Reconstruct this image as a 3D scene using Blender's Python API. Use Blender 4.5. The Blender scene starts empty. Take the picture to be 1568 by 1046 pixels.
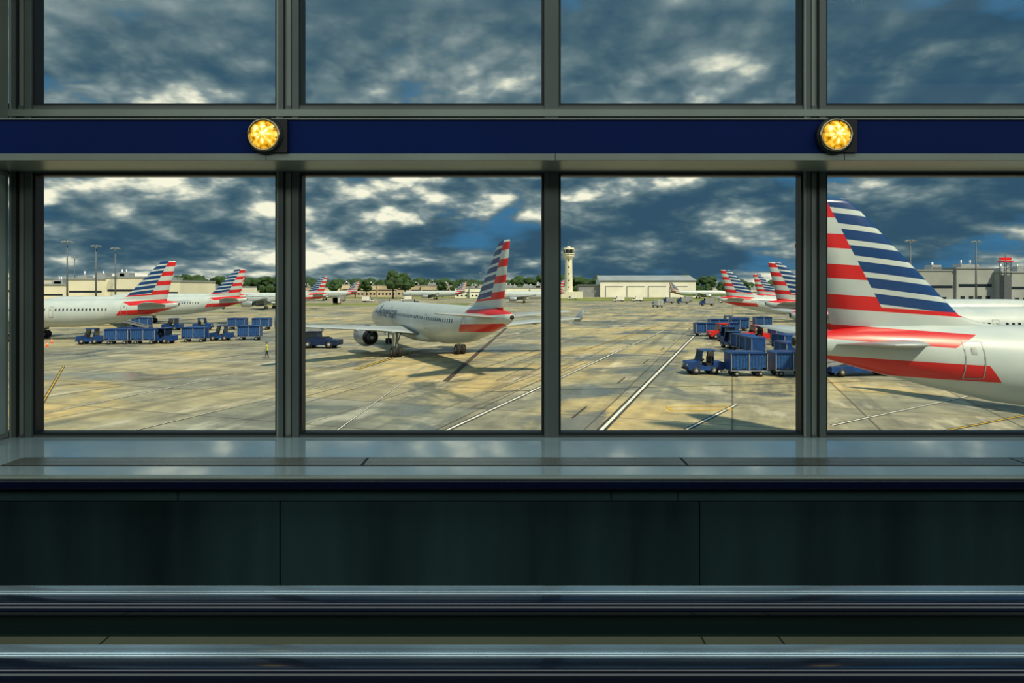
import bpy, bmesh, math, random
from mathutils import Vector, Matrix, noise
random.seed(4)
E = 7.7            # eye height above the apron (m)
FL = E - 1.6       # concourse floor level
sc = bpy.context.scene
sc.view_settings.view_transform = 'Standard'
sc.view_settings.look = 'None'

# ------------------------------------------------------------ node helpers
class N:
    def __init__(s, nt): s.nt = nt
    def new(s, t, **k):
        n = s.nt.nodes.new(t)
        for a, b in k.items(): setattr(n, a, b)
        return n
    def put(s, sock, val):
        if isinstance(val, bpy.types.NodeSocket): s.nt.links.new(val, sock)
        else: sock.default_value = val
    def m(s, op, a, b=None, c=None):
        n = s.new('ShaderNodeMath', operation=op)
        s.put(n.inputs[0], a)
        if b is not None: s.put(n.inputs[1], b)
        if c is not None: s.put(n.inputs[2], c)
        return n.outputs[0]
    def mix(s, f, a, b, bt='MIX'):
        n = s.new('ShaderNodeMix', data_type='RGBA', blend_type=bt)
        s.put(n.inputs[0], f); s.put(n.inputs[6], a); s.put(n.inputs[7], b)
        return n.outputs[2]
    def noise(s, vec, scale, detail=4, rough=.5, dist=0):
        n = s.new('ShaderNodeTexNoise')
        if vec is not None: s.put(n.inputs['Vector'], vec)
        n.inputs['Scale'].default_value = scale; n.inputs['Detail'].default_value = detail
        n.inputs['Roughness'].default_value = rough; n.inputs['Distortion'].default_value = dist
        return n.outputs[0]
    def ramp(s, f, stops, interp='LINEAR'):
        n = s.new('ShaderNodeValToRGB'); s.put(n.inputs[0], f)
        cr = n.color_ramp; cr.interpolation = interp
        while len(cr.elements) < len(stops): cr.elements.new(.5)
        for e, (p, c) in zip(cr.elements, stops):
            e.position = p; e.color = c if len(c) == 4 else (*c, 1)
        return n.outputs[0]

def newmat(name):
    m = bpy.data.materials.new(name); m.use_nodes = True
    nt = m.node_tree; b = nt.nodes['Principled BSDF']
    return m, N(nt), b

def mat(name, col, rough=.5, metal=0., ns=3., amt=.18, bump=0, coat=0, emi=0, stretch=None):
    m, n, b = newmat(name)
    tc = n.new('ShaderNodeTexCoord'); v = tc.outputs['Object']
    if stretch:
        mp = n.new('ShaderNodeMapping'); n.put(mp.inputs[0], v); mp.inputs['Scale'].default_value = stretch; v = mp.outputs[0]
    f = n.noise(v, ns, 4)
    dark = tuple(v*(1-amt) for v in col); lite = tuple(min(1, v*(1+amt)) for v in col)
    c = n.ramp(f, [(.3, dark), (.7, lite)])
    n.put(b.inputs['Base Color'], c)
    b.inputs['Roughness'].default_value = rough; b.inputs['Metallic'].default_value = metal
    b.inputs['Coat Weight'].default_value = coat
    if emi:
        n.put(b.inputs['Emission Color'], c); b.inputs['Emission Strength'].default_value = emi
    if bump:
        bn = n.new('ShaderNodeBump'); bn.inputs['Strength'].default_value = bump
        bn.inputs['Distance'].default_value = .01
        n.put(bn.inputs['Height'], f); n.put(b.inputs['Normal'], bn.outputs[0])
    return m

# ------------------------------------------------------------ mesh builder
class MB:
    def __init__(s): s.v = []; s.f = []; s.m = []; s.s = []
    def add(s, V, F, mi, sm=False, M=None):
        o = len(s.v)
        s.v += [tuple(M @ Vector(p)) if M else tuple(p) for p in V]
        for f in F: s.f.append([i+o for i in f]); s.m.append(mi); s.s.append(sm)
    def box(s, x0, x1, y0, y1, z0, z1, mi=0, M=None):
        V = [(x, y, z) for z in (z0, z1) for y in (y0, y1) for x in (x0, x1)]
        s.add(V, [(0, 2, 3, 1), (4, 5, 7, 6), (0, 1, 5, 4), (2, 6, 7, 3), (0, 4, 6, 2), (1, 3, 7, 5)], mi, False, M)
    def loft(s, rings, mi, sm=True, cap=True, M=None):
        n = len(rings[0]); V = [p for r in rings for p in r]; F = []
        for i in range(len(rings)-1):
            for j in range(n):
                k = (j+1) % n
                F.append((i*n+j, i*n+k, (i+1)*n+k, (i+1)*n+j))
        if cap: F.append(tuple(range(n))[::-1]); F.append(tuple((len(rings)-1)*n+j for j in range(n)))
        s.add(V, F, mi, sm, M)
    def cyl(s, p0, p1, r0, r1, n, mi, sm=True, cap=True, M=None):
        s.tube([(p0, r0), (p1, r1)], n, mi, sm, cap, M)
    def tube(s, pr, n, mi, sm=True, cap=True, M=None):
        pts = [Vector(p) for p, r in pr]; d = (pts[-1]-pts[0]).normalized()
        a = Vector((0, 0, 1)) if abs(d.z) < .9 else Vector((1, 0, 0))
        u = d.cross(a).normalized(); w = d.cross(u)
        R = [[p+(u*math.cos(t)+w*math.sin(t))*r for t in [2*math.pi*k/n for k in range(n)]] for p, (_, r) in zip(pts, pr)]
        s.loft(R, mi, sm, cap, M)
    def prism(s, poly, y0, y1, mi, M=None):
        n = len(poly); V = [(x, y0, z) for x, z in poly]+[(x, y1, z) for x, z in poly]
        F = [tuple(range(n)), tuple(range(n, 2*n))[::-1]]+[(j, (j+1) % n, (j+1) % n+n, j+n) for j in range(n)]
        s.add(V, F, mi, False, M)
    def wing(s, secs, mi):
        us = [0, .03, .1, .25, .45, .7, 1.]; pr = [0, .45, .8, 1, .9, .5, .04]
        R = []
        for LE, TE, t, nn in secs:
            LE = Vector(LE); TE = Vector(TE); nn = Vector(nn)
            up = [LE+(TE-LE)*u+nn*t*p*.5 for u, p in zip(us, pr)]
            lo = [LE+(TE-LE)*u-nn*t*p*.5 for u, p in zip(us, pr)][1:][::-1]
            R.append(up+lo)
        s.loft(R, mi)
    def mesh(s, name, mats, sharp=False):
        me = bpy.data.meshes.new(name); me.from_pydata(s.v, [], s.f)
        for m in mats: me.materials.append(m)
        for p, mi, sm in zip(me.polygons, s.m, s.s): p.material_index = mi; p.use_smooth = sm
        bm = bmesh.new(); bm.from_mesh(me); bmesh.ops.recalc_face_normals(bm, faces=bm.faces); bm.to_mesh(me); bm.free()
        return me
    def build(s, name, mats, loc=(0, 0, 0), rz=0, bevel=0, parent=None):
        return place(name, s.mesh(name, mats), loc, rz, bevel, parent)

def place(name, me, loc=(0, 0, 0), rz=0, bevel=0, parent=None, scale=1):
    o = bpy.data.objects.new(name, me); sc.collection.objects.link(o)
    o.location = loc; o.rotation_euler = (0, 0, math.radians(rz)); o.scale = (scale,)*3
    if bevel:
        b = o.modifiers.new('bevel', 'BEVEL'); b.width = bevel; b.segments = 3; b.limit_method = 'ANGLE'
    if parent: o.parent = parent
    return o

# ------------------------------------------------------------ materials
FRAME = mat('frame_metal', (.11, .132, .12), .38, .2, 2, .12)
FRAMEL = mat('frame_metal_light', (.27, .31, .26), .35, .2, 2, .12)
GASK = mat('gasket_black', (.006, .008, .008), .5, 0)
BLUEB = mat('band_blue', (.0008, .014, .105), .7, 0, 1, .08)
BLUEB.node_tree.nodes['Principled BSDF'].inputs['Specular IOR Level'].default_value = .15
SILL = mat('sill_laminate', (.42, .52, .52), .11, .15, 3, .08, coat=.6)
NAVY = mat('edge_trim_navy', (.004, .008, .03), .25, 0)
CAB = mat('cabinet_panel', (.033, .068, .070), .28, .4, 1.2, .5, stretch=(3, 1, .3))
CABL = mat('cabinet_strip', (.05, .105, .10), .3, .4, 1.5, .2)
RUB = mat('handrail_rubber', (.003, .007, .020), .16, 0, 1.5, .3, coat=.3)
RAILHL = mat('rail_highlight_strip', (.30, .40, .45), .16, .6, 2.5, .35)  # pale colour standing for the bright highlight along the handrails
DECK = mat('walkway_deck_metal', (.17, .185, .12), .3, .4, 2, .2)
DECKD = mat('walkway_dark_metal', (.010, .030, .026), .35, .4, 2, .2)
GROOVE = mat('seam_dark', (.004, .008, .008), .6)
WALL = mat('wall_paint', (.14, .16, .15), .7, 0, 1, .05)
CEIL = mat('ceiling_paint', (.35, .36, .34), .8, 0, 1, .05)
CARPET = mat('floor_terrazzo', (.06, .07, .08), .5, 0, 30, .3)
EXTW = mat('exterior_cladding', (.4, .4, .36), .6, 0, .5, .1)
RED = mat('paint_red', (.6, .015, .012), .4, 0)
BLUE = mat('paint_blue', (.006, .045, .19), .35, 0, 2, .3)
BLUED = mat('curtain_blue', (.008, .065, .23), .7, 0, 4, .4)
DKBL = mat('paint_dark_blue', (.004, .018, .07), .35, 0, 2, .3)
BLK = mat('rubber_black', (.012, .012, .014), .7)
GLS = mat('dark_glass', (.012, .02, .03), .1)
GREY = mat('equipment_grey', (.28, .30, .31), .5, .2)
WHT = mat('paint_white', (.75, .76, .72), .4, 0, 1, .06)
ALU = mat('aluminium', (.5, .52, .54), .35, .6)
YEL = mat('paint_yellow', (.60, .38, .02), .6, 0, 1, .3)
PWHT = mat('pavement_paint_white', (.74, .74, .64), .7, 0, 1.5, .3)
PBLK = mat('pavement_paint_black', (.045, .042, .036), .8, 0, 1, .5)
PBRN = mat('pavement_brown', (.10, .05, .03), .8, 0, 1, .4)
TYRE = mat('tyre_rubber_mark', (.13, .125, .10), .8, 0, .6, .5)
ENG = mat('nacelle_grey', (.30, .34, .38), .35, .3)
BEIGE = mat('terminal_wall_beige', (.70, .68, .54), .8, 0, .1, .12)
HANG = mat('hangar_cladding_white', (.80, .80, .70), .6, 0, .1, .08)
ROOF = mat('roof_grey', (.26, .30, .33), .7, 0, .1, .12)
LEAF = mat('tree_foliage', (.022, .055, .014), .9, 0, .25, .6)
TRUNK = mat('tree_bark', (.06, .04, .025), .9)
CONC = mat('tower_concrete', (.70, .68, .56), .8, 0, .2, .1)
GALV = mat('galvanised_steel', (.10, .12, .14), .6, .3)
WINGM = mat('wing_grey', (.40, .45, .47), .35, .2, .6, .08)

# glass pane
GLASS, n, b = newmat('window_glass')
for q in list(GLASS.node_tree.nodes):
    if q.type != 'OUTPUT_MATERIAL': GLASS.node_tree.nodes.remove(q)
tr = n.new('ShaderNodeBsdfTransparent'); tr.inputs[0].default_value = (.97, .99, .985, 1)
gl = n.new('ShaderNodeBsdfGlossy'); gl.inputs['Roughness'].default_value = .01
mx = n.new('ShaderNodeMixShader'); mx.inputs[0].default_value = .006
n.nt.links.new(tr.outputs[0], mx.inputs[1]); n.nt.links.new(gl.outputs[0], mx.inputs[2])
n.nt.links.new(mx.outputs[0], [q for q in n.nt.nodes if q.type == 'OUTPUT_MATERIAL'][0].inputs[0])

# aircraft livery
LIV, n, b = newmat('airliner_livery')
tc = n.new('ShaderNodeTexCoord'); sp = n.new('ShaderNodeSeparateXYZ'); n.put(sp.inputs[0], tc.outputs['Object'])
X, Z = sp.outputs[0], sp.outputs[2]
zz = n.m('ADD', Z, n.m('MULTIPLY', n.m('SUBTRACT', X, 2.), .07))
st = n.m('LESS_THAN', n.m('FRACT', n.m('DIVIDE', n.m('SUBTRACT', zz, 5.38), 1.38)), .47)
up = n.m('GREATER_THAN', zz, 5.38)
lim = n.m('LESS_THAN', n.m('ADD', X, n.m('MULTIPLY', n.m('SUBTRACT', Z, 5.4), -2.)), 7.2)
xb = n.m('ADD', 1.5, n.m('MULTIPLY', n.m('SUBTRACT', 11.6, Z), .506))
bz = n.m('MULTIPLY', n.m('MULTIPLY', n.m('GREATER_THAN', X, xb), n.m('GREATER_THAN', zz, 6.95)), n.m('LESS_THAN', X, 9.))
blue = n.m('MULTIPLY', bz, n.m('LESS_THAN', n.m('FRACT', n.m('DIVIDE', n.m('ADD', n.m('ADD', Z, n.m('MULTIPLY', X, .13)), .12), .69)), .66))
redA = n.m('MULTIPLY', n.m('MULTIPLY', n.m('SUBTRACT', 1., bz), st), n.m('MULTIPLY', up, lim))
zt = n.m('SUBTRACT', 4.63, n.m('MULTIPLY', n.m('SUBTRACT', X, 2.), .054))
zb = n.m('SUBTRACT', 3.85, n.m('MULTIPLY', n.m('SUBTRACT', X, 2.), .045))
bel = n.m('MULTIPLY', n.m('MULTIPLY', n.m('LESS_THAN', Z, zt), n.m('GREATER_THAN', Z, zb)),
          n.m('MULTIPLY', n.m('LESS_THAN', X, n.m('ADD', 7.9, n.m('MULTIPLY', n.m('SUBTRACT', 4.26, Z), .8))), n.m('GREATER_THAN', X, 1.0)))
red = n.m('MAXIMUM', redA, bel)
base = n.ramp(n.noise(tc.outputs['Object'], .6, 3), [(.3, (.41, .49, .51)), (.7, (.50, .56, .56))])
col = n.mix(red, base, (.54, .010, .012, 1)); col = n.mix(blue, col, (.004, .040, .16, 1))
n.put(b.inputs['Base Color'], col); b.inputs['Roughness'].default_value = .36; b.inputs['Metallic'].default_value = 0
b.inputs['Coat Weight'].default_value = .2

# ------------------------------------------------------------ AIRLINER mesh (tail end at x=0, nose +x)
ST = [(0, 5.25, .25, .28), (.7, 5.18, .48, .5), (3, 4.98, .92, .95), (6, 4.62, 1.36, 1.40), (9, 4.26, 1.70, 1.74),
      (12, 4.04, 1.90, 1.95), (15, 3.93, 1.975, 2.06), (25, 3.92, 1.975, 2.07), (36, 3.92, 1.975, 2.07), (39, 3.88, 1.93, 2.03),
      (41, 3.76, 1.74, 1.85), (42.5, 3.60, 1.46, 1.55), (43.5, 3.42, 1.06, 1.12), (44.2, 3.26, .58, .62), (44.5, 3.2, .12, .12)]
def fus(x):
    for a, c in zip(ST, ST[1:]):
        if a[0] <= x <= c[0]:
            t = (x-a[0])/(c[0]-a[0]); return [a[k]+(c[k]-a[k])*t for k in (1, 2, 3)]
def fy(x, z):
    zc, w, h = fus(x); q = max(0, 1-((z-zc)/h)**2); return w*math.sqrt(q)
def airliner_mesh():
    b = MB(); n = 32; R = []
    xs = sorted(set([s[0] for s in ST]+[1.8, 4.5, 7.5, 10.5, 13.5, 20, 30]))
    for x in xs:
        zc, w, h = fus(x)
        R.append([(x, w*math.cos(2*math.pi*k/n), zc+h*math.sin(2*math.pi*k/n)) for k in range(n)])
    b.loft(R, 0)
    b.cyl((-.03, 0, 5.25), (.25, 0, 5.25), .2, .2, 14, 2)          # APU exhaust
    Y = (0, 1, 0)
    b.wing([((10.6, 0, 5.85), (1.9, 0, 5.3), .25, Y), ((8.6, 0, 6.1), (1.75, 0, 5.9), .5, Y), ((7.6, 0, 6.45), (1.65, 0, 6.3), .6, Y),
            ((5.1, 0, 9.1), (1.0, 0, 9.1), .42, Y), ((2.75, 0, 11.55), (.4, 0, 11.6), .26, Y), ((2.3, 0, 11.8), (.45, 0, 11.8), .12, Y)], 0)
    for s in (1, -1):
        b.wing([((6.0, .3*s, 5.15), (1.7, .3*s, 5.15), .42, (0, 0, 1)), ((2.3, 6.0*s, 5.62), (.6, 6.0*s, 5.62), .16, (0, 0, 1)),
                ((1.7, 6.25*s, 5.63), (.6, 6.25*s, 5.63), .08, (0, 0, 1))], 3)
        b.wing([((28.2, 1.2*s, 2.75), (20.4, 1.2*s, 2.6), .95, (0, 0, 1)), ((24.6, 6.4*s, 3.2), (20.3, 6.4*s, 3.15), .55, (0, 0, 1)),
                ((17.9, 16.6*s, 4.1), (16.2, 16.6*s, 4.1), .2, (0, 0, 1)), ((17.0, 17.0*s, 4.15), (16.1, 17.0*s, 4.15), .08, (0, 0, 1))], 3)
        b.wing([((17.8, 16.9*s, 3.7), (16.3, 16.9*s, 3.7), .08, Y), ((17.6, 17.0*s, 4.2), (15.9, 17.0*s, 4.2), .1, Y), ((16.4, 17.1*s, 5.2), (15.7, 17.1*s, 5.2), .06, Y)], 3)
        for yy in (4.6, 8.6, 12.2):                                 # flap track fairings
            xx = 21.0-.33*max(0, yy-6.4)
            b.tube([((xx+1.2, yy*s, 2.85+.09*yy-.25), .05), ((xx, yy*s, 2.75+.09*yy-.3), .22), ((xx-1.6, yy*s, 2.7+.09*yy-.2), .04)], 8, 3)
        ye = 5.75*s                                                 # nacelle
        b.tube([((29.3, ye, 2.05), 1.0), ((29.5, ye, 2.05), 1.1), ((28.9, ye, 2.05), 1.2), ((27.4, ye, 2.05), 1.24), ((25.9, ye, 2.05), 1.02), ((25.6, ye, 2.05), .9)], 24, 4, cap=False)
        b.tube([((29.3, ye, 2.05), 1.0), ((28.6, ye, 2.05), .95)], 24, 1)
        b.tube([((25.65, ye, 2.05), .86), ((25.9, ye, 2.05), .8)], 24, 2)
        b.tube([((26.0, ye, 2.05), .66), ((24.9, ye, 2.05), .5), ((24.7, ye, 2.05), .46)], 18, 1)
        b.tube([((24.9, ye, 2.05), .3), ((24.1, ye, 2.05), .06)], 14, 4)
        b.prism([(28.4, 2.95), (24.0, 3.0), (22.9, 3.1), (25.2, 3.5), (27.5, 3.35)], ye-.18, ye+.18, 4)
        yg = 3.8*s                                                  # main gear
        b.cyl((21.6, yg, .6), (21.6, yg*.97, 3.0), .13, .17, 10, 5)
        b.cyl((21.6, yg, 1.1), (22.3, yg*.8, 2.8), .07, .07, 8, 5)
        b.box(21.3, 22.1, yg+.28*s-.03, yg+.28*s+.03, 1.3, 2.8, 0)
        for o in (-.34, .34): 
            b.cyl((21.6, yg+o-.2, .58), (21.6, yg+o+.2, .58), .58, .58, 20, 2); b.cyl((21.6, yg+o-.21, .58), (21.6, yg+o+.21, .58), .26, .26, 12, 5)
        b.cyl((38.9, .25*s-.12, .4), (38.9, .25*s+.12, .4), .4, .4, 16, 2)
        x = 9.6                                                     # cabin windows
        while x < 38.5:
            if not any(abs(x-d) < .55 for d in (17.2, 29.5)):
                b.add([(x, s*(fy(x, 4.35)+.012), 4.35), (x+.24, s*(fy(x, 4.35)+.012), 4.35), (x+.24, s*(fy(x, 4.68)+.012), 4.68), (x, s*(fy(x, 4.68)+.012), 4.68)], [(0, 1, 2, 3)], 1)
            x += .535
        for xd, zd0, zd1, w in ((6.85, 3.75, 5.35, .80), (37.9, 3.1, 4.95, .82), (17.0, 3.4, 4.9, .6), (29.3, 3.4, 4.9, .6)):
            def ln(xa, xc, za, zc):
                k = 5; V = []
                for i in range(k+1):
                    z = za+(zc-za)*i/k
                    V += [(xa, s*(fy(xa, z)+.014), z), (xc, s*(fy(xc, z)+.014), z)]
                b.add(V, [(2*i, 2*i+1, 2*i+3, 2*i+2) for i in range(k)], 5)
            ln(xd, xd+.05, zd0, zd1); ln(xd+w, xd+w+.05, zd0, zd1); ln(xd, xd+w, zd1, zd1+.05); ln(xd, xd+w, zd0-.05, zd0); ln(xd+.3, xd+.52, zd1-.55, zd1-.25)
        for a0, a1, z0, z1 in ((41.3, 41.85, 4.3, 4.85), (41.95, 42.55, 4.2, 4.75)):
            b.add([(a0, s*(fy(a0, z0)+.02), z0), (a1, s*(fy(a1, z0)+.02), z0), (a1-.2, s*(fy(a1-.2, z1)+.02), z1), (a0, s*(fy(a0, z1)+.02), z1)], [(0, 1, 2, 3)], 1)
        b.add([(42.6, s*(fy(42.6, 4.25)+.02), 4.25), (43.2, s*.05, 4.35), (42.6, s*.05, 4.95), (42.4, s*(fy(42.4, 4.75)+.02), 4.75)], [(0, 1, 2, 3)], 1)
    b.loft([[(x, w*math.cos(2*math.pi*k/16), 2.3+h*math.sin(2*math.pi*k/16)) for k in range(16)] for x, w, h in ((17.5, .3, .1), (19.5, 1.7, .62), (23, 2.0, .72), (27.5, 1.8, .62), (30, .3, .1))], 0)
    b.cyl((38.9, 0, .4), (38.9, 0, 2.1), .1, .14, 10, 5)
    b.box(38.6, 39.6, -.5, -.46, 1.2, 2.0, 0); b.box(38.6, 39.6, .46, .5, 1.2, 2.0, 0)
    return b.mesh('airliner', [LIV, GLS, BLK, WINGM, ENG, GREY])
AM = airliner_mesh()
planes = [((0, 53.5), 116), ((12.9, 29.3), .5), ((-50.5, 97), 184), ((-57.5, 139), 183), ((-83, 200), 180), ((-68, 237), 180),
          ((46.5, 144), -2), ((70, 187), 0), ((40, 101), -3), ((25, 57.5), 1), ((28, 335), 180), ((-30, 430), 176), ((-95, 400), 184), ((115, 470), 0)]
PO = []
for (x, y), r in planes: PO.append(place('airliner', AM, (x, y, 0), r))
# titles on the taxiing airliner (port side)
cu = bpy.data.curves.new('title', 'FONT'); cu.body = 'American'; cu.size = 2.3; cu.resolution_u = 3
to = bpy.data.objects.new('tmp', cu); sc.collection.objects.link(to)
bpy.context.view_layer.update()
tm = bpy.data.meshes.new_from_object(to); bpy.data.objects.remove(to)
bm = bmesh.new(); bm.from_mesh(tm)
for k in range(-3, 14):
    bmesh.ops.bisect_plane(bm, geom=bm.verts[:]+bm.edges[:]+bm.faces[:], plane_co=(0, k*.16, 0), plane_no=(0, 1, 0))
for v in bm.verts:
    tx, ty = v.co.x, v.co.y
    z = 4.0+ty*.95; v.co = Vector((37.2-tx, fy(30, z)+.03, z))
bm.to_mesh(tm); bm.free(); tm.materials.clear(); tm.materials.append(mat('title_grey_blue', (.06, .11, .2), .4))
place('title_lettering', tm, parent=PO[0])

# ------------------------------------------------------------ ground
G, n, b = newmat('apron_concrete')
tc = n.new('ShaderNodeTexCoord'); mp = n.new('ShaderNodeMapping'); n.put(mp.inputs[0], tc.outputs['Object'])
mp.inputs['Rotation'].default_value = (0, 0, math.radians(19))
P = mp.outputs[0]
f1 = n.noise(P, .05, 4, .5, .5); f2 = n.noise(P, .7, 7, .6)
def strc(sx, sy, sca):
    q = n.new('ShaderNodeMapping'); n.put(q.inputs[0], P); q.inputs['Scale'].default_value = (sx, sy, 1)
    return n.noise(q.outputs[0], sca, 5, .6)
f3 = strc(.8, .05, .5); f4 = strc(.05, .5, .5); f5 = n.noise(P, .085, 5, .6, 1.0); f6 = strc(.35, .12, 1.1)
cA = n.ramp(f1, [(.34, (.16, .165, .14)), (.44, (.235, .23, .175)), (.52, (.34, .305, .19)), (.58, (.43, .345, .17)), (.68, (.28, .265, .19))])
cA = n.mix(.6, cA, n.ramp(f2, [(.32, (.29, .29, .30)), (.5, (.5, .5, .5)), (.68, (.77, .75, .70))]), 'OVERLAY')
cA = n.mix(n.ramp(f3, [(.49, (0, 0, 0)), (.65, (.65, .65, .65))]), cA, (.09, .095, .08, 1))
cA = n.mix(n.ramp(f4, [(.52, (0, 0, 0)), (.68, (.5, .5, .5))]), cA, (.48, .44, .32, 1))
cA = n.mix(n.ramp(f6, [(.56, (0, 0, 0)), (.68, (.6, .6, .6))]), cA, (.62, .57, .43, 1))
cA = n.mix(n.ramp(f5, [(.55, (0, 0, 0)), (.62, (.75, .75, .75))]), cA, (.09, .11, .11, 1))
br = n.new('ShaderNodeTexBrick'); n.put(br.inputs['Vector'], P); br.offset = 0; br.inputs['Scale'].default_value = 1
br.inputs['Brick Width'].default_value = 7.6; br.inputs['Row Height'].default_value = 7.6
br.inputs['Mortar Size'].default_value = .07; br.inputs['Color1'].default_value = (.74, .82, .90, 1); br.inputs['Color2'].default_value = (1.18, 1.11, .98, 1)
br.inputs['Mortar'].default_value = (.40, .36, .31, 1)
cA = n.mix(.9, cA, br.outputs[0], 'MULTIPLY')
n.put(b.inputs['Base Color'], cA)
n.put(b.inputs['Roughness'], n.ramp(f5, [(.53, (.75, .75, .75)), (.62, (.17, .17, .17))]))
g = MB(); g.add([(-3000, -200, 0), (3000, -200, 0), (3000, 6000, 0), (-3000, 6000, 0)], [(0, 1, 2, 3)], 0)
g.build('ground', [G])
GR = mat('grass_field', (.17, .20, .035), .9, 0, .02, .5)
g = MB()
for x0, x1, y0, y1 in ((30, 420, 380, 500), (-420, 10, 470, 545), (-2800, 2800, 640, 5900), (-160, -20, 285, 322)):
    g.add([(x0, y0, .03), (x1, y0, .03), (x1, y1, .03), (x0, y1, .03)], [(0, 1, 2, 3)], 0)
g.build('grass_field', [GR])

K = E/7.3
def ribbon(b, p, q, w, z, mi):
    p = Vector((*p, 0))*K; q = Vector((*q, 0))*K; d = (q-p).normalized(); s = Vector((-d.y, d.x, 0))*w/2; k = Vector((0, 0, z))
    b.add([p-s+k, p+s+k, q+s+k, q-s+k], [(0, 1, 2, 3)], mi)
g = MB()
def bw(p, q, w=.22, c=0):
    ribbon(g, p, q, w*2.8, .012, 1); ribbon(g, p, q, w, .016, c)
bw((3.2, 29), (34, 115), .2); bw((-4.6, 29.5), (26, 110), .15)
bw((-29, 30), (-22, 60), .10); bw((-25, 33), (-42, 60), .08, 3)
ribbon(g, (-5.2, 50), (-1, 118), .5, .012, 1); ribbon(g, (-5.2, 50), (-1, 118), .16, .016, 2)  # long near-black band with a thin brown centre
bw((-14, 57), (-11.5, 73), .22, 3); ribbon(g, (9.5, 38), (13.2, 38.4), .16, .016, 3); ribbon(g, (9.5, 39.2), (13.2, 39.6), .16, .016, 3)
ribbon(g, (9.5, 38), (9.5, 39.2), .16, .017, 3); ribbon(g, (13.2, 38.4), (13.2, 39.6), .16, .017, 3)
ribbon(g, (-40, 62), (-10, 66), .14, .016, 0); ribbon(g, (-60, 76), (-30, 79), .16, .016, 0); ribbon(g, (-70, 68), (-36, 72), .14, .016, 1)
bw((9, 33), (14, 40), .13); bw((-9, 31), (-8.2, 60), .06, 0); bw((6, 60), (-40, 84), .08, 3)
ribbon(g, (-2, 45), (40, 52), .10, .014, 1); ribbon(g, (0, 66), (30, 71), .12, .014, 0)
bw((8, 74), (30, 128), .12, 3); bw((16, 62), (38, 76), .08, 0); bw((-12, 80), (20, 122), .10, 0)
bw((-20, 31), (-12.5, 52), .07, 0); bw((-34, 48), (-14, 60), .08, 3); bw((17, 34), (32, 44), .10, 0); bw((19, 31), (30, 37), .10, 3)
bw((2, 84), (34, 96), .10, 3); bw((-3, 92), (14, 150), .12, 0)
for k in range(9):
    a = 36+k*13; xx = 3.4+.36*(a-36); ribbon(g, (xx, a), (xx+1.2, a+3.4), .14, .018, 1)
for k in range(5): ribbon(g, (-125, 126+k*34), (120, 120+k*36), .25, .018, 0 if k % 2 else 3)
for k in range(12):                                                  # rubber tyre marks, gently curved
    a = random.uniform(-26, 20); y = random.uniform(33, 95); dx = random.uniform(.28, .42); L = random.uniform(12, 26); cv = random.uniform(-.008, .008)
    for o in (0, 1.5):
        px, py = a+o, y
        for j in range(8):
            dx2 = dx+cv*j*2; nx, ny = px+dx2*L/8, py+L/8; ribbon(g, (px, py), (nx, ny), .14, .007, 4); px, py = nx, ny
g.build('pavement_marking', [PWHT, PBLK, PBRN, YEL, TYRE])

# ------------------------------------------------------------ vehicles
def wheels(b, xs, y, r, w=.28, mi=2, hub=3):
    for x in xs:
        for s in (1, -1):
            b.cyl((x, s*y-w/2, r), (x, s*y+w/2, r), r, r, 18, mi); b.cyl((x, s*y-w/2-.01, r), (x, s*y+w/2+.01, r), r*.5, r*.5, 10, hub)
def tug_mesh(body):
    b = MB()
    b.prism([(-1.5, .38), (-.95, .38), (-.85, .62), (-.45, .62), (-.35, .38), (.6, .38), (.7, .66), (1.15, .66), (1.25, .4), (1.55, .4), (1.6, .95), (1.5, 1.08), (.55, 1.18), (.45, .75), (-.55, .75), (-.6, 1.12), (-1.5, 1.08)], -.78, .78, 0)
    for s in (1, -1):
        b.cyl((.5, s*.72, 1.1), (.28, s*.70, 2.0), .04, .04, 8, 0); b.cyl((-.62, s*.72, 1.0), (-.62, s*.70, 2.0), .04, .04, 8, 0)
        b.box(1.56, 1.62, s*.55-.1, s*.55+.1, .75, .92, 4)
    b.box(-.8, .42, -.8, .8, 2.0, 2.09, 0)
    b.prism([(.56, 1.15), (.52, 1.15), (.3, 1.98), (.34, 1.98)], -.7, .7, 1)
    b.prism([(-.66, 1.15), (-.62, 1.15), (-.62, 1.98), (-.66, 1.98)], -.7, .7, 1)
    b.box(-.5, -.05, -.6, .6, .75, .95, 2); b.box(-.55, -.45, -.6, .6, .95, 1.45, 2)
    b.cyl((.35, .3, 1.2), (.15, .3, 1.35), .17, .17, 14, 2)
    b.box(1.55, 1.68, -.7, .7, .4, .55, 2); b.box(-1.75, -1.5, -.06, .06, .42, .52, 2)
    wheels(b, (-.9*.72, .92), .68, .34)
    return b.mesh('baggage_tractor', [body, GLS, BLK, GREY, WHT])
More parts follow.
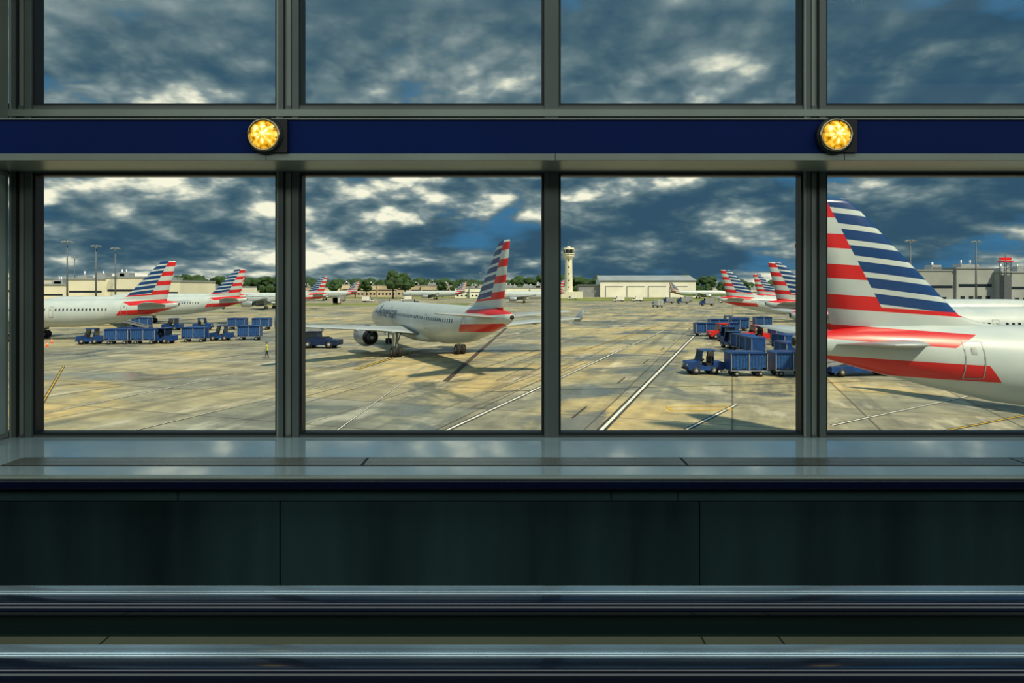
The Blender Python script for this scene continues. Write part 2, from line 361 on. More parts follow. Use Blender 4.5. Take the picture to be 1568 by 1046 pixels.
def cart_mesh():
    b = MB()
    b.box(-1.6, 1.6, -.8, .8, .5, .62, 0)
    b.prism([(-1.62, 2.02), (1.62, 2.02), (1.62, 2.08), (1.3, 2.17), (-1.3, 2.17), (-1.62, 2.08)], -.88, .88, 0)
    for x in (-1.57, 0, 1.57):
        for s in (1, -1): b.box(x-.035, x+.035, s*.82-.035, s*.82+.035, .6, 2.05, 3)
    b.box(-1.6, -1.54, -.8, .8, .6, 2.02, 0); b.box(1.54, 1.6, -.8, .8, .6, 2.02, 0); b.box(-.02, .02, -.78, .78, .6, 2.02, 0)
    for s in (1, -1):                                               # pleated curtains
        k = 44; V = []
        for i in range(k+1):
            x = -1.52+3.04*i/k; y = s*(.77+.035*math.sin(i*1.57)); V += [(x, y, .70+.08*math.sin(i*.5)), (x, y*1.0, 1.99)]
        b.add(V, [(2*i, 2*i+2, 2*i+3, 2*i+1) for i in range(k)], 1)
    b.box(-1.3, 1.3, -.6, .6, .62, 1.3, 3)
    b.box(-1.6, 1.6, -.815, .815, .5, .56, 3)
    b.cyl((1.6, 0, .45), (2.15, 0, .4), .04, .04, 8, 2); b.box(2.1, 2.22, -.08, .08, .35, .46, 2)
    b.box(-1.2, -.9, -.6, .6, .3, .5, 2); b.box(.9, 1.2, -.6, .6, .3, .5, 2)
    wheels(b, (-1.05, 1.05), .66, .24, .18)
    return b.mesh('baggage_cart', [BLUE, BLUED, BLK, GREY])
def loader_mesh():
    b = MB()
    b.prism([(-3.2, .4), (3.2, .4), (3.2, .8), (1.8, .95), (-3.2, .9)], -.85, .85, 0)
    M = Matrix.Translation((0, .1, 1.45)) @ Matrix.Rotation(math.radians(-9), 4, 'Y')
    b.box(-3.9, 3.9, -.45, .45, -.12, .06, 0, M); b.box(-3.85, 3.85, -.36, .36, .06, .09, 2, M)
    for s in (1, -1): b.box(-3.9, 3.9, s*.47-.03, s*.47+.03, -.1, .22, 3, M)
    b.cyl((-2.2, .1, .9), (-2.2, .1, 1.2), .1, .1, 8, 3); b.cyl((2., .1, .9), (2.2, .1, 1.8), .09, .09, 8, 3)
    b.box(.2, 1.1, -.85, -.45, .9, 1.3, 2); b.cyl((1.3, -.65, .9), (1.2, -.65, 1.5), .03, .03, 8, 2); b.cyl((1.2, -.65, 1.5), (1.12, -.65, 1.56), .18, .18, 12, 2)
    b.box(3.15, 3.3, -.8, .8, .4, .6, 2)
    wheels(b, (-2.2, 2.2), .74, .36)
    return b.mesh('belt_loader', [BLUE, GLS, BLK, GREY])
def push_mesh():
    b = MB()
    b.prism([(-2.5, .4), (-1.9, .4), (-1.75, .85), (-1.05, .85), (-.9, .4), (.9, .4), (1.05, .85), (1.75, .85), (1.9, .4), (2.5, .4), (2.55, 1.05), (2.4, 1.25), (-1.0, 1.3), (-1.1, 1.1), (-2.5, 1.05)], -1.15, 1.15, 0)
    b.prism([(.2, 1.2), (2.0, 1.2), (1.75, 2.05), (.3, 2.05)], -1.0, 1.0, 0)
    b.prism([(.4, 1.4), (1.8, 1.4), (1.62, 1.95), (.45, 1.95)], -1.02, 1.02, 1)
    b.prism([(1.93, 1.4), (1.97, 1.4), (1.78, 1.98), (1.74, 1.98)], -.85, .85, 1)
    b.box(.1, 1.85, -1.05, 1.05, 2.05, 2.13, 0); b.cyl((1, 0, 2.13), (1, 0, 2.3), .09, .08, 10, 4)
    b.box(-.8, 0, -.9, .9, 1.3, 1.42, 2); b.box(2.5, 2.65, -.9, .9, .45, .7, 2); b.box(-2.7, -2.5, -.25, .25, .45, .65, 2)
    wheels(b, (-1.4, 1.4), 1.0, .45, .34)
    return b.mesh('pushback_tractor', [DKBL, GLS, BLK, GREY, YEL])
def truck_mesh(cab, box_):
    b = MB()
    b.prism([(1.2, .55), (3.1, .55), (3.15, 1.2), (2.9, 1.4), (2.55, 2.35), (1.2, 2.4)], -1.05, 1.05, 0)
    b.prism([(2.93, 1.42), (2.97, 1.42), (2.62, 2.25), (2.58, 2.25)], -.95, .95, 1); b.prism([(1.6, 1.4), (2.75, 1.4), (2.5, 2.15), (1.6, 2.15)], -1.07, 1.07, 1)
    b.box(-3.1, 1.1, -1.15, 1.15, .85, 3.1, 5); b.box(-3.1, 3., -.5, .5, .5, .85, 2)
    for x in (-3.1, -1, 1.05): b.box(x, x+.05, -1.18, 1.18, .85, 3.13, 3)
    b.box(3.1, 3.25, -1., 1., .5, .75, 2); wheels(b, (-2, 2.1), .95, .46)
    return b.mesh('service_truck', [cab, GLS, BLK, GREY, YEL, box_])
TB = tug_mesh(BLUE); TR = tug_mesh(RED); CT = cart_mesh(); BL = loader_mesh(); PB = push_mesh(); TW = truck_mesh(WHT, WHT); TRD = truck_mesh(RED, WHT); TBL = truck_mesh(BLUE, GREY)
for x, y, r in ((-57.8, 88, 190), (-48.4, 89, 170), (-42.7, 94, 185), (17.2, 57.5, 184), (-62, 117, 180), (-57, 118, 10), (43, 128, 180), (31.0, 92, 100), (28.2, 82, 100)): place('baggage_tractor', TB, (x, y, 0), r, scale=1.05)
for x, y in ((35, 92), (31.4, 96.5)): place('baggage_tractor', TR, (x, y, 0), 185, scale=1.15)
for x, y, r in ((-54.0, 88, 183), (-50.6, 88.4, 184), (-45.3, 91.5, 185), (-38.9, 95, 186), (20.5, 56.2, 182), (24.4, 56.4, 184), (32.8, 77, 95), (36.6, 78.5, 92),
                (39.5, 94, 180), (44.6, 94.5, 182), (48.5, 124, 180), (43, 121, 185), (-51, 119, 180), (37, 86.5, 180), (28.7, 66.5, 90),
                (27.6, 73.5, 95), (28.0, 77.6, 95), (31.0, 103, 182), (34.8, 103.4, 182), (37, 115, 180), (40.8, 115.3, 180), (-70, 121, 180), (-46.5, 119, 180)):
    place('baggage_cart', CT, (x, y, 0), r)
place('belt_loader', BL, (30.6, 56.4, 0), 8); place('belt_loader', BL, (-66, 112, 0), 160)
place('pushback_tractor', PB, (-24.6, 82.5, 0), 175)
place('service_truck', TW, (-78, 347, 0), 0); place('service_truck', TRD, (-82, 300, 0), 90); place('service_truck', TBL, (78, 320, 0), 180); place('service_truck', TBL, (86, 322, 0), 180); place('service_truck', TBL, (86, 282, 0), 180)
place('service_truck', TW, (58, 255, 0), 100); place('service_truck', TBL, (-50, 255, 0), 0); place('service_truck', TBL, (-41, 262, 0), 0)
for x, y, t in ((60, 360, TW), (72, 368, TW), (96, 352, TBL), (110, 330, TW), (-100, 372, TBL), (-60, 365, TW), (40, 420, TW), (130, 380, TW)): place('service_truck', t, (x, y, 0), 180)
b = MB(); b.box(-.2, .2, -.2, .2, 0, .04, 0); b.cyl((0, 0, .04), (0, 0, .35), .15, .1, 14, 0); b.cyl((0, 0, .35), (0, 0, .5), .1, .07, 14, 1); b.cyl((0, 0, .5), (0, 0, .75), .07, .03, 14, 0)
CN = b.mesh('traffic_cone', [mat('cone_orange', (.9, .16, .02), .6), WHT])
for x, y in ((-64, 89), (-61, 84)): place('traffic_cone', CN, (x, y, 0.0), 0)

# ------------------------------------------------------------ ground crew worker
wm, n, pb = newmat('worker_clothes')
tc = n.new('ShaderNodeTexCoord'); sp = n.new('ShaderNodeSeparateXYZ'); n.put(sp.inputs[0], tc.outputs['Object'])
cc = n.ramp(n.m('DIVIDE', sp.outputs[2], 1.8), [(0, (.02, .02, .02)), (.05, (.015, .02, .05)), (.5, (.45, .9, .02)), (.66, (.7, .7, .65)), (.685, (.45, .9, .02)), (.835, (.42, .22, .14))], 'CONSTANT')
ax = n.m('GREATER_THAN', n.m('ABSOLUTE', sp.outputs[1]), .235)
n.put(pb.inputs['Base Color'], n.mix(ax, cc, (.42, .22, .14, 1))); pb.inputs['Roughness'].default_value = .8
V = []; Ed = []; Rr = []
def nd(p, r, par=None):
    V.append(p); Rr.append(r)
    if par is not None: Ed.append((par, len(V)-1))
    return len(V)-1
pel = nd((0, 0, .95), .15); wa = nd((0, 0, 1.12), .14, pel); ch = nd((.01, 0, 1.34), .17, wa); nk = nd((.02, 0, 1.5), .06, ch); nd((.03, 0, 1.56), .055, nk)
for s in (1, -1):
    hp = nd((0, .1*s, .88), .1, pel); kn = nd((.08*s+.03, .12*s, .5), .068, hp); an = nd((.14*s-.03, .13*s, .09), .045, kn); nd((.14*s+.14, .15*s, .04), .042, an)
    sh = nd((.01, .19*s, 1.42), .068, ch); el = nd((-.03*s, .27*s, 1.14), .048, sh); wr = nd((.14-.05*s, .30*s, .93), .032, el); pa = nd((.19-.05*s, .30*s, .86), .034, wr)
    for k in range(4):
        f = nd((.19-.05*s+.02*k-.02, .30*s-.005, .80), .010, pa); nd((.2-.05*s+.02*k-.02, .285*s, .765+.004*abs(k-1)), .009, f)
    t = nd((.225-.05*s, .27*s, .84), .010, pa); nd((.24-.05*s, .262*s, .81), .009, t)
me = bpy.data.meshes.new('ground_crew_worker'); me.from_pydata(V, Ed, []); me.materials.append(wm)
wo = bpy.data.objects.new('ground_crew_worker', me); sc.collection.objects.link(wo)
bm = bmesh.new(); bm.from_mesh(me); ly = bm.verts.layers.skin.verify(); bm.verts.ensure_lookup_table()
for v, r in zip(bm.verts, Rr): v[ly].radius = (r, r); v[ly].use_root = (v.index == 0)
bm.to_mesh(me); bm.free()
wo.modifiers.new('skin', 'SKIN').use_smooth_shade = True
sb = wo.modifiers.new('sub', 'SUBSURF'); sb.levels = 1; sb.render_levels = 2
wo.location = (-26.8, 70, 0); wo.rotation_euler = (0, 0, math.radians(200))
hb = MB(); n_ = 14
hb.loft([[(.04+rx*math.cos(a)+(.02 if math.cos(a) > .95 and 1.60 < z < 1.65 else 0), ry*math.sin(a), z) for a in [2*math.pi*k/n_ for k in range(n_)]] for z, rx, ry in
         ((1.535, .05, .04), (1.55, .08, .06), (1.6, .095, .072), (1.66, .1, .078), (1.69, .1, .078))], 0)
hb.loft([[(.035+rx*math.cos(a), ry*math.sin(a), z) for a in [2*math.pi*k/n_ for k in range(n_)]] for z, rx, ry in
         ((1.68, .11, .088), (1.73, .105, .082), (1.775, .07, .055), (1.79, .02, .02))], 1)
hb.box(.12, .2, -.06, .06, 1.69, 1.70, 1)
for s in (1, -1): hb.box(.125, .14, s*.03-.012, s*.03+.012, 1.645, 1.66, 2); hb.box(.02, .05, s*.075-.01, s*.075+.01, 1.62, 1.67, 0)
hb.box(.125, .158, -.012, .012, 1.61, 1.64, 0); hb.box(.12, .137, -.025, .025, 1.583, 1.592, 3)
hb.build('head', [mat('skin', (.42, .22, .14), .6), mat('cap_navy', (.02, .03, .08), .8), GLS, mat('lips', (.35, .1, .08), .6)], parent=wo)

# ------------------------------------------------------------ distant buildings
b = MB()   # control tower
b.cyl((0, 0, 0), (0, 0, 29), 3.1, 2.7, 12, 0, False)
b.tube([((0, 0, 29), 2.8), ((0, 0, 31.5), 4.2), ((0, 0, 33), 4.2)], 12, 0, False)
b.cyl((0, 0, 33), (0, 0, 33.6), 4.7, 4.7, 12, 0, False); b.cyl((0, 0, 33.6), (0, 0, 36.6), 3.5, 4.1, 12, 1, False)
b.cyl((0, 0, 36.6), (0, 0, 37.8), 4.4, 4.0, 12, 0, False); b.cyl((0, 0, 37.8), (0, 0, 39), 1.6, 1.2, 10, 0); b.cyl((0, 0, 39), (0, 0, 42.5), .2, .1, 6, 2)
for k in range(8):
    a = k*math.pi/4; b.cyl((3.9*math.cos(a), 3.9*math.sin(a), 33.6), (4.2*math.cos(a), 4.2*math.sin(a), 36.6), .15, .15, 6, 0)
for z in range(3, 29, 5): b.box(-.4, .4, -3.08, -2.6, z, z+.9, 1)
b.box(-14, 10, -6, 8, 0, 5, 0)
b.build('control_tower', [CONC, GLS, GALV], (42.5, 480, 0))
b = MB()   # hangar
W_, D_, H_ = 80, 60, 14
b.box(0, W_, 0, D_, 0, H_, 0)
b.add([(-1, -1, H_), (W_+1, -1, H_), (W_+1, D_/2, H_+5), (-1, D_/2, H_+5), (W_+1, D_+1, H_), (-1, D_+1, H_)], [(0, 1, 2, 3), (3, 2, 4, 5)], 1)
b.add([(0, 0, H_), (0, D_, H_), (0, D_/2, H_+4.9)], [(0, 1, 2)], 0); b.add([(W_, 0, H_), (W_, D_, H_), (W_, D_/2, H_+4.9)], [(0, 1, 2)], 0)
for k in range(4): b.box(5+k*18, 19+k*18, -.3, 0, 0, 9.0, 0); b.box(4.6+k*18, 5+k*18, -.6, 0, 0, 9.4, 3); b.box(4.6+k*18, 19.4+k*18, -.6, 0, 9.0, 9.4, 3)
b.box(0, W_, -.3, 0, 13.2, 14, 3); b.box(-18, 0, 5, D_, 0, 10, 3); b.box(-19, 0, 4, D_+1, 10, 10.6, 1)
for k in range(3): b.box(-16+k*5, -13+k*5, 4.9, 5.1, 4, 6, 2)
b.build('hangar', [HANG, ROOF, ALU, GREY], (75, 545, 0), -4)
def terminal(name, w, d, h, loc, rz, wall, seed):
    r = random.Random(seed); b = MB(); x = 0
    while x < w:
        ww = r.uniform(9, 20); hh = h*r.uniform(.72, 1.0); y0 = r.uniform(0, 6)
        b.box(x, x+ww, y0, d, 0, hh, 0); b.box(x-.3, x+ww+.3, y0-.3, d, hh, hh+.5, 2)
        b.box(x+.8, x+ww-.8, y0-.06, y0, hh*.55, hh*.62, 1); k = x+1.5
        while k < x+ww-2: b.box(k, k+1.6, y0-.08, y0, hh*.15, hh*.32, 1); k += 3.2
        for q in range(2):
            a = x+r.uniform(1, ww-5); b.box(a, a+3.5, y0+4, y0+8, hh+.5, hh+.5+r.uniform(1, 2.2), 3); b.cyl((a+1.5, y0+6, hh+.5), (a+1.5, y0+6, hh+3.4), .35, .35, 8, 3)
        x += ww
    b.build(name, [wall, GLS, ROOF, ALU], loc, rz)
terminal('terminal_building', 62, 30, 11.8, (-196, 240, 0), 0, BEIGE, 1)
terminal('terminal_building', 110, 30, 15, (146, 228, 0), 3, mat('terminal_wall_grey', (.3, .33, .33), .8, 0, .1, .15), 5)
terminal('cargo_building', 230, 30, 11, (-190, 570, 0), 0, mat('cargo_wall', (.5, .42, .3), .8, 0, .05, .4), 7)
terminal('cargo_building', 120, 30, 10, (-300, 390, 0), 0, HANG, 9)
terminal('cargo_building', 90, 20, 9, (190, 600, 0), 0, mat('cargo_wall_b', (.5, .5, .45), .8, 0, .05, .3), 11)
terminal('cargo_building', 70, 20, 8, (-45, 500, 0), 0, HANG, 13)
terminal('cargo_building', 60, 20, 7, (-260, 480, 0), 0, BEIGE, 15)
b = MB(); 
for z in range(0, 3):
    for s in (1, -1):
        b.cyl((s*1.1, -1, z*1.5), (s*1.1, -1, z*1.5+1.5), .12, .12, 6, 0); b.cyl((s*1.1, 1, z*1.5), (s*1.1, 1, z*1.5+1.5), .12, .12, 6, 0); b.cyl((-1.1*s, -1, z*1.5), (1.1*s, -1, z*1.5+1.5), .08, .08, 6, 0)
b.box(-1.6, 1.6, -1.4, 1.4, 4.4, 4.7, 1); b.box(-1.9, 1.9, -.2, .2, 5.0, 5.9, 1); b.cyl((0, 0, 4.7), (0, 0, 7.2), .15, .1, 8, 0); b.box(-1.2, 1.2, -1.1, 1.1, -12, 0, 0)
b.build('radar_tower', [GALV, RED], (165, 214, 12))
def mast(h):
    b = MB(); b.cyl((0, 0, 0), (0, 0, h), .32, .16, 10, 0); b.cyl((0, 0, 0), (0, 0, .8), .6, .6, 10, 0)
    b.cyl((-1.3, 0, h-.3), (1.3, 0, h-.3), .08, .08, 6, 0); b.cyl((0, -1.3, h-.3), (0, 1.3, h-.3), .08, .08, 6, 0)
    for k in range(8):
        a = k*math.pi/4; M = Matrix.Translation((1.3*math.cos(a), 1.3*math.sin(a), h-.35)) @ Matrix.Rotation(a, 4, 'Z') @ Matrix.Rotation(.4, 4, 'Y'); b.box(-.3, .3, -.22, .22, -.15, .15, 1, M)
    return b.mesh('light_mast', [GALV, GREY])
M22 = mast(22.5)
for x, y in ((-139, 200), (-143, 220), (-145, 234), (122, 196), (145, 200), (-205, 300), (230, 420), (-30, 610)): place('light_mast', M22, (x, y, 0))

# trees
def blob(b, c, r, mi, sub=2, sq=.8):
    bm = bmesh.new(); bmesh.ops.create_icosphere(bm, subdivisions=sub, radius=1)
    V = []
    for v in bm.verts:
        k = 1+.35*noise.noise(v.co*1.9+Vector(c)*.37)+.12*noise.noise(v.co*5+Vector(c))
        V.append((c[0]+v.co.x*r*k, c[1]+v.co.y*r*k, c[2]+v.co.z*r*k*sq))
    b.add(V, [[q.index for q in f.verts] for f in bm.faces], mi); bm.free()
b = MB()
for k in range(430):
    x = -900+k*4.3+random.uniform(-2, 2); r = random.uniform(4.5, 8.5)
    blob(b, (x, 760+random.uniform(-20, 20), random.uniform(8, 14)+(4 if math.sin(x*.013) > 0 else 0)), r, 0)
    blob(b, (x, 750+random.uniform(-8, 8), random.uniform(3, 7)), r, 0, 1)
    if k % 4 == 0: b.cyl((x, 745, 0), (x, 745, 7), .3, .2, 5, 1)
b.build('tree_line', [LEAF, TRUNK])
def tree():
    b = MB(); b.cyl((0, 0, 0), (0, 0, 7), .5, .3, 8, 1)
    for k in range(5):
        a = k*1.26; b.cyl((0, 0, 4.5+k*.4), (3*math.cos(a), 3*math.sin(a), 8.5+k*.5), .2, .08, 6, 1)
    for k in range(22):
        a = random.uniform(0, 6.28); q = random.uniform(0, 4.6); z = random.uniform(6.5, 14.5); q *= 1-abs(z-10)/8; blob(b, (q*math.cos(a), q*math.sin(a), z), random.uniform(1.7, 2.8), 0)
    return b.mesh('tree', [LEAF, TRUNK])
T = tree()
for x, y, s_ in ((-84, 452, 1.25), (-77, 462, 1.15), (-115, 505, .9), (-125, 510, .85), (-58, 535, .85), (-48, 540, .8), (170, 520, .8), (180, 530, .85), (192, 525, .8), (163, 535, .7), (-230, 370, .9), (-238, 372, .8), (-140, 505, .9)):
    place('tree', T, (x, y, 0), x*7, scale=s_)

# ------------------------------------------------------------ CONCOURSE INTERIOR
X0, X1 = -8.0, 10.2
ZC = E+2.6
def bx(name, x0, x1, y0, y1, z0, z1, m, bev=0):
    b = MB(); b.box(x0, x1, y0, y1, z0, z1, 0); return b.build(name, [m], bevel=bev)
bx('floor', X0, X1, -5, 3.62, FL-.2, FL, CARPET)
bx('ceiling', X0, X1, -5, 3.9, ZC, ZC+.2, CEIL)
bx('wall_left', X0-.2, X0, -5, 3.9, FL-.2, ZC+.2, WALL)
bx('wall_right', X1, X1+.2, -5, 3.9, FL-.2, ZC+.2, WALL)
bx('wall_back', X0-.2, X1+.2, -5.2, -5, FL-.2, ZC+.2, WALL)
bx('wall_front', X0, X1, 3.62, 3.9, 0, E-.872, EXTW)
bx('wall_left_exterior', X0-.2, X0, -5.2, 3.9, 0, FL-.2, EXTW)
bx('wall_right_exterior', X1, X1+.2, -5.2, 3.9, 0, FL-.2, EXTW)

SZ = E-.84
XA, XB = X0+.01, X1-.01
C = [-1.262+1.484*k for k in range(-4, 8)]
C[3] -= .02
b = MB()
HW, HN = .062, .041
NAR = (1, -3, 5)
for i, cx in enumerate(C):
    k = i-4
    if k not in NAR:
        b.box(cx-HW, cx-.022, 3.60, 3.70, SZ-.02, ZC, 0); b.box(cx-.022, cx+.020, 3.62, 3.70, SZ-.02, ZC, 1); b.box(cx+.020, cx+HW, 3.60, 3.70, SZ-.02, ZC, 0)
        b.box(cx-.026, cx-.020, 3.598, 3.62, SZ, ZC, 2); b.box(cx+.018, cx+.024, 3.598, 3.62, SZ, ZC, 2)
        b.box(cx-HW-.001, cx-HW+.010, 3.599, 3.61, SZ, ZC, 1)
    else:
        b.box(cx-HN, cx+HN, 3.60, 3.70, SZ-.02, ZC, 0); b.box(cx-.028, cx-.024, 3.598, 3.61, SZ, ZC, 1)
b.box(XA, XB, 3.61, 3.70, E+.650, E+1.030, 0)      # transom zone behind band
b.box(XA, XB, 3.595, 3.62, E+.965, E+1.005, 1)
b.box(XA, XB, 3.61, 3.70, SZ-.03, SZ+.010, 0)      # sill rail
b.box(XA, XB, 3.61, 3.70, ZC-.12, ZC, 0)
b.build('window_frame', [FRAME, FRAMEL, GASK], bevel=.003)
for i, (a, c) in enumerate(zip(C, C[1:])):
    h0 = HN if i-4 in NAR else HW; h1 = HN if i-3 in NAR else HW
    xa, xc = a+h0, c-h1; b = MB(); g_ = .013
    for z0, z1 in ((SZ+.010, E+.650), (E+1.030, ZC-.12)):
        b.box(xa, xa+g_, 3.615, 3.68, z0, z1, 0); b.box(xc-g_, xc, 3.615, 3.68, z0, z1, 0)
        b.box(xa+g_, xc-g_, 3.615, 3.68, z0, z0+g_, 0); b.box(xa+g_, xc-g_, 3.615, 3.68, z1-g_, z1, 0)
        b.add([(xa+g_, 3.645, z0+.01), (xc-g_, 3.645, z0+.01), (xc-g_, 3.645, z1-.01), (xa+g_, 3.645, z1-.01)], [(0, 1, 2, 3)], 1)
    b.build('window_%d' % (i+1), [GASK, GLASS])

# header beam with blue band
b = MB()
b.box(XA, XB, 3.30, 3.60, E+.683, E+.87, 0)
b.box(XA, XB, 3.292, 3.302, E+.690, E+.866, 1)
b.box(XA, XB, 3.284, 3.31, E+.655, E+.690, 2); b.box(XA, XB, 3.284, 3.31, E+.864, E+.872, 2)
b.box(XA, XB, 3.31, 3.60, E+.656, E+.684, 2)
for i, cx in enumerate(C): b.box(cx-.0015, cx+.0015, 3.282, 3.30, E+.655, E+.690, 3)
b.build('header_beam', [FRAME, BLUEB, FRAMEL, GROOVE], bevel=.002)
# left column
b = MB(); b.box(-3.6, -2.83, 3.28, 3.60, SZ+.002, E+.655, 0); b.box(-3.6, -2.83, 3.30, 3.60, E+.873, ZC, 0)
b.box(-2.832, -2.822, 3.33, 3.57, SZ+.03, E+.63, 1)
b.build('column', [FRAMEL, mat('column_panel', (.36, .43, .40), .35, .1)], bevel=.008)

# sill and cabinet below
b = MB()
b.box(XA, XB, 2.86, 3.60, SZ-.03, SZ, 0)
b.box(XA, XB, 2.835, 2.875, SZ-.012, SZ+.003, 1)
b.box(XA, XB, 2.83, 2.88, SZ-.052, SZ-.012, 2)
b.build('window_sill', [SILL, FRAMEL, NAVY], bevel=.006)
GRL = mat('grille_anodised', (.26, .25, .21), .25, .6, 1.2, .45)
b = MB()
segs = [-2.42, -.71, .83, 2.45, 4.0, 5.6, 7.2, 8.8]
for a, c in zip(segs, segs[1:]):
    b.box(a, c, 3.02, 3.17, SZ+.0002, SZ+.0015, 1); b.box(a+.008, c-.008, 3.032, 3.158, SZ+.0015, SZ+.003, 0)
    for q in range(1, 6): b.box(a+.012, c-.012, 3.032+q*.021, 3.034+q*.021, SZ+.003, SZ+.0034, 2)
b.build('air_vent_grille', [GRL, GROOVE, CABL])
b = MB()
b.box(XA, XB, 2.90, 3.60, FL+.001, SZ-.053, 0)
b.box(XA, XB, 2.885, 2.90, SZ-.068, SZ-.055, 1); b.box(XA, XB, 2.888, 2.90, SZ-.12, SZ-.072, 1)
ss = [-4.9, -2.95, -1.045, .845, 2.75, 4.65, 6.55, 8.4]
for a, c in zip(ss, ss[1:]): b.box(a+.003, c-.003, 2.882, 2.90, FL+.12, SZ-.124, 0)
for a, c in zip([-3.6, -1.5, .45, .75, 2.6], [-1.505, .445, .745, 2.595, 5]): b.box(a, c-.003, 2.880, 2.89, SZ-.118, SZ-.074, 2)
b.box(XA, XB, 2.89, 2.9, FL+.001, FL+.1, 3)
b.build('radiator_cabinet', [CAB, CABL, CABL, GROOVE], bevel=.002)

# moving walkway balustrades
def rail(b, y0, y1, ztop, th, mi):
    n = 5; r = th*.48; P_ = []
    cs = [(y1-r, ztop-r, 0), (y0+r, ztop-r, 90), (y0+r, ztop-th+r, 180), (y1-r, ztop-th+r, 270)]
    for cy, cz, a0 in cs:
        for k in range(n+1):
            a = math.radians(a0+90*k/n); P_.append((cy+r*math.cos(a), cz+r*math.sin(a)))
    b.loft([[(x, y, z) for y, z in P_] for x in (XA, X0+3, -1, 2, X1-3, XB)], mi)
b = MB()
for o in (0, -.25):
    rail(b, 1.415+o, 1.475+o, E-.700, .034, 0); rail(b, 1.472+o, 1.512+o, E-.699, .020, 4)  # handrail, plus an added strip that paints the highlight on its far edge
    b.box(XA, XB, 1.435+o, 1.485+o, FL+.001, E-.715, 2)
b.box(XA, XB, 1.262, 1.405, E-.80, E-.765, 1); b.box(XA, XB, 1.405, 1.435, E-.80, E-.762, 2); b.box(XA, XB, 1.235, 1.435, FL+.001, E-.80, 2)
for x in (-.885, .415, .585, 2.1, -2.4): b.box(x-.0015, x+.0015, 1.265, 1.432, E-.77, E-.7635, 3)
b.build('moving_walkway', [RUB, DECK, DECKD, GROOVE, RAILHL])

# amber lamps
AM_, n, pb = newmat('amber_lens')
tc = n.new('ShaderNodeTexCoord'); sp = n.new('ShaderNodeSeparateXYZ'); n.put(sp.inputs[0], tc.outputs['Object'])
an = n.m('ARCTAN2', sp.outputs[2], sp.outputs[0]); w = n.m('POWER', n.m('ABSOLUTE', n.m('COSINE', n.m('MULTIPLY', an, 4.))), 2.)
nz = n.noise(tc.outputs['Object'], 38, 3)
rr = n.m('SQRT', n.m('ADD', n.m('POWER', sp.outputs[0], 2.), n.m('POWER', sp.outputs[2], 2.)))
ff = n.m('ADD', n.m('MULTIPLY', w, .22), n.m('MULTIPLY', nz, 1.5)); ff = n.m('ADD', ff, n.m('MULTIPLY', rr, -6.))
ec = n.ramp(ff, [(.15, (.25, .10, .0)), (.42, (.70, .33, .01)), (.64, (1, .62, .06)), (.9, (1, .92, .5))])
n.put(pb.inputs['Base Color'], ec); n.put(pb.inputs['Emission Color'], ec); pb.inputs['Emission Strength'].default_value = 1.0; pb.inputs['Roughness'].default_value = .1
CHR = mat('brass_ring', (.45, .38, .22), .18, 1)
def lamp(x):
    b = MB()
    b.box(-.03, .115, -.010, .004, -.085, .085, 2)
    b.tube([((0, .003, 0), .094), ((0, -.012, 0), .094), ((0, -.018, 0), .088)], 40, 2)
    R = []
    for a in [2*math.pi*k/40 for k in range(40)]:
        R.append([((.077+.009*math.cos(t))*math.cos(a), -.022+.012*math.sin(t), (.077+.009*math.cos(t))*math.sin(a)) for t in [2*math.pi*q/10 for q in range(10)]])
    R.append(R[0]); b.loft(R, 1, cap=False)
    b.tube([((0, -.018, 0), .074), ((0, -.028, 0), .070), ((0, -.042, 0), .052), ((0, -.050, 0), .03), ((0, -.053, 0), .004)], 32, 0)
    for k in range(4):
        a = k*math.pi/4+.2; M = Matrix.Rotation(a, 4, 'Y'); b.box(-.07, .07, -.034, -.03, -.0015, .0015, 2, M)
    b.build('warning_lamp', [AM_, CHR, GASK], (x, 3.278, E+.778))
lamp(-1.262); lamp(1.648)

# ------------------------------------------------------------ LIGHT
def area(name, loc, rot, sx, sy, p, col):
    l = bpy.data.lights.new(name, 'AREA'); l.shape = 'RECTANGLE'; l.size = sx; l.size_y = sy; l.energy = p; l.color = col
    o = bpy.data.objects.new(name, l); sc.collection.objects.link(o); o.location = loc; o.rotation_euler = rot
area('interior_fill', (1, 1.8, ZC-.05), (0, 0, 0), 15, .8, 90, (.9, 1, .98))  # added fill, no visible fixture; lifts the dim interior
area('interior_fill', (1, -2.2, ZC-.05), (0, 0, 0), 15, 3, 260, (.92, 1, .95))  # second added fill, brightens the faces turned to the camera
s = bpy.data.lights.new('sun', 'SUN'); s.energy = 5.0; s.angle = .06; s.color = (1, .87, .60)
so = bpy.data.objects.new('sun', s); sc.collection.objects.link(so)
so.rotation_euler = Vector((.38, -.48, .74)).to_track_quat('Z', 'Y').to_euler()

W = bpy.data.worlds.new('World'); sc.world = W; W.use_nodes = True; nt = W.node_tree; n = N(nt)
bg = nt.nodes['Background']; tc = n.new('ShaderNodeTexCoord'); sp = n.new('ShaderNodeSeparateXYZ'); n.put(sp.inputs[0], tc.outputs['Generated'])
zc = n.m('MAXIMUM', sp.outputs[2], 0.)
def cvec(dx, dz):
    cb = n.new('ShaderNodeCombineXYZ'); n.put(cb.inputs[0], n.m('ADD', sp.outputs[0], dx)); n.put(cb.inputs[1], sp.outputs[1])
    zq = n.m('ADD', zc, dz); n.put(cb.inputs[2], n.m('MULTIPLY', n.m('POWER', zq, .75), 1.9))
    return cb.outputs[0]
v0 = cvec(0, .0005); v1 = cvec(-.012, .022)
wf = n.ramp(zc, [(.22, (.62, .62, .62)), (.34, (.24, .24, .24))])
def bil(v, s_, dt):            # billowed noise: puffy cauliflower lumps
    return n.m('SUBTRACT', n.m('ABSOLUTE', n.m('SUBTRACT', n.noise(v, s_, dt, .5, 0), .5)), .08)
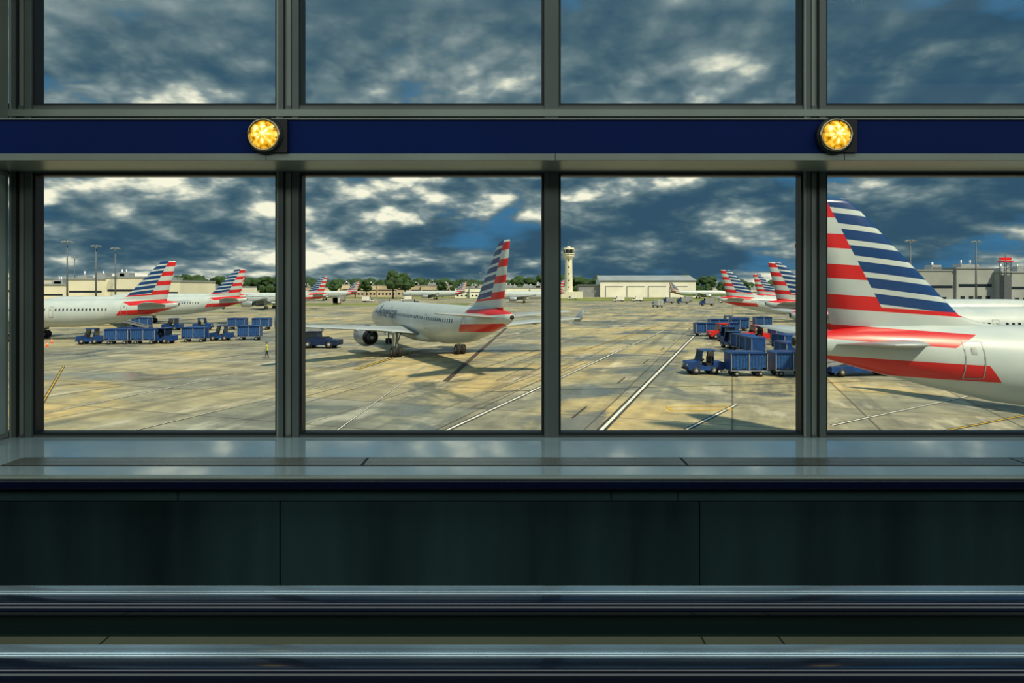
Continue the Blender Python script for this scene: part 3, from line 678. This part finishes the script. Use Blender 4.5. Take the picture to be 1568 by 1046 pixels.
big = n.noise(v0, 2.4, 2, .5, .2)
def lump(v, dt): return n.m('ADD', n.m('SUBTRACT', n.noise(v, 6., dt, .5, .1), .5), n.m('MULTIPLY', bil(v, 13., 3), .55))
L0 = lump(v0, 9); L1 = lump(v1, 9)
d0 = n.m('ADD', n.m('MULTIPLY', big, .5), n.m('ADD', n.m('MULTIPLY', L0, wf), .25))
rel = n.m('MULTIPLY', n.m('SUBTRACT', L0, L1), n.m('MULTIPLY', wf, 1.1))
bias = n.ramp(zc, [(0, (.54, .54, .54)), (.03, (.51, .51, .51)), (.07, (.49, .49, .49)), (.13, (.54, .54, .54)), (.21, (.57, .57, .57)), (.28, (.49, .49, .49)), (.45, (.47, .47, .47))])
d = n.m('ADD', n.m('ADD', d0, rel), n.m('SUBTRACT', bias, .5)); d = n.m('ADD', d, n.m('MULTIPLY', sp.outputs[0], -.055))
cl = n.ramp(d, [(.34, (.032, .085, .14)), (.42, (.042, .10, .15)), (.48, (.07, .135, .175)), (.54, (.13, .20, .225)), (.595, (.24, .31, .32)), (.64, (.52, .56, .48)), (.70, (.97, .94, .74))])
bm_ = n.m('MULTIPLY', n.ramp(n.noise(v0, 3.6, 4, .5), [(.57, (0, 0, 0)), (.65, (1, 1, 1))]), n.ramp(d, [(.46, (1, 1, 1)), (.54, (0, 0, 0))]))
cl = n.mix(n.m('MULTIPLY', bm_, .7), cl, (.05, .20, .38, 1))
gain = n.ramp(zc, [(0, (1, 1, 1)), (.40, (1.0, 1.0, 1.0)), (.6, (2.2, 2.2, 2.2)), (1, (3.2, 3.2, 3.2))])
n.put(bg.inputs[0], n.mix(1., cl, gain, 'MULTIPLY')); bg.inputs[1].default_value = 1.0

# ------------------------------------------------------------ CAMERA
cd = bpy.data.cameras.new('camera'); cd.sensor_width = 36; cd.lens = 22.5; cd.shift_y = -83.5/1600; cd.clip_end = 8000; cd.clip_start = .05
co = bpy.data.objects.new('camera', cd); sc.collection.objects.link(co); co.location = (0, 0, E); co.rotation_euler = (math.pi/2, 0, 0)
sc.camera = co
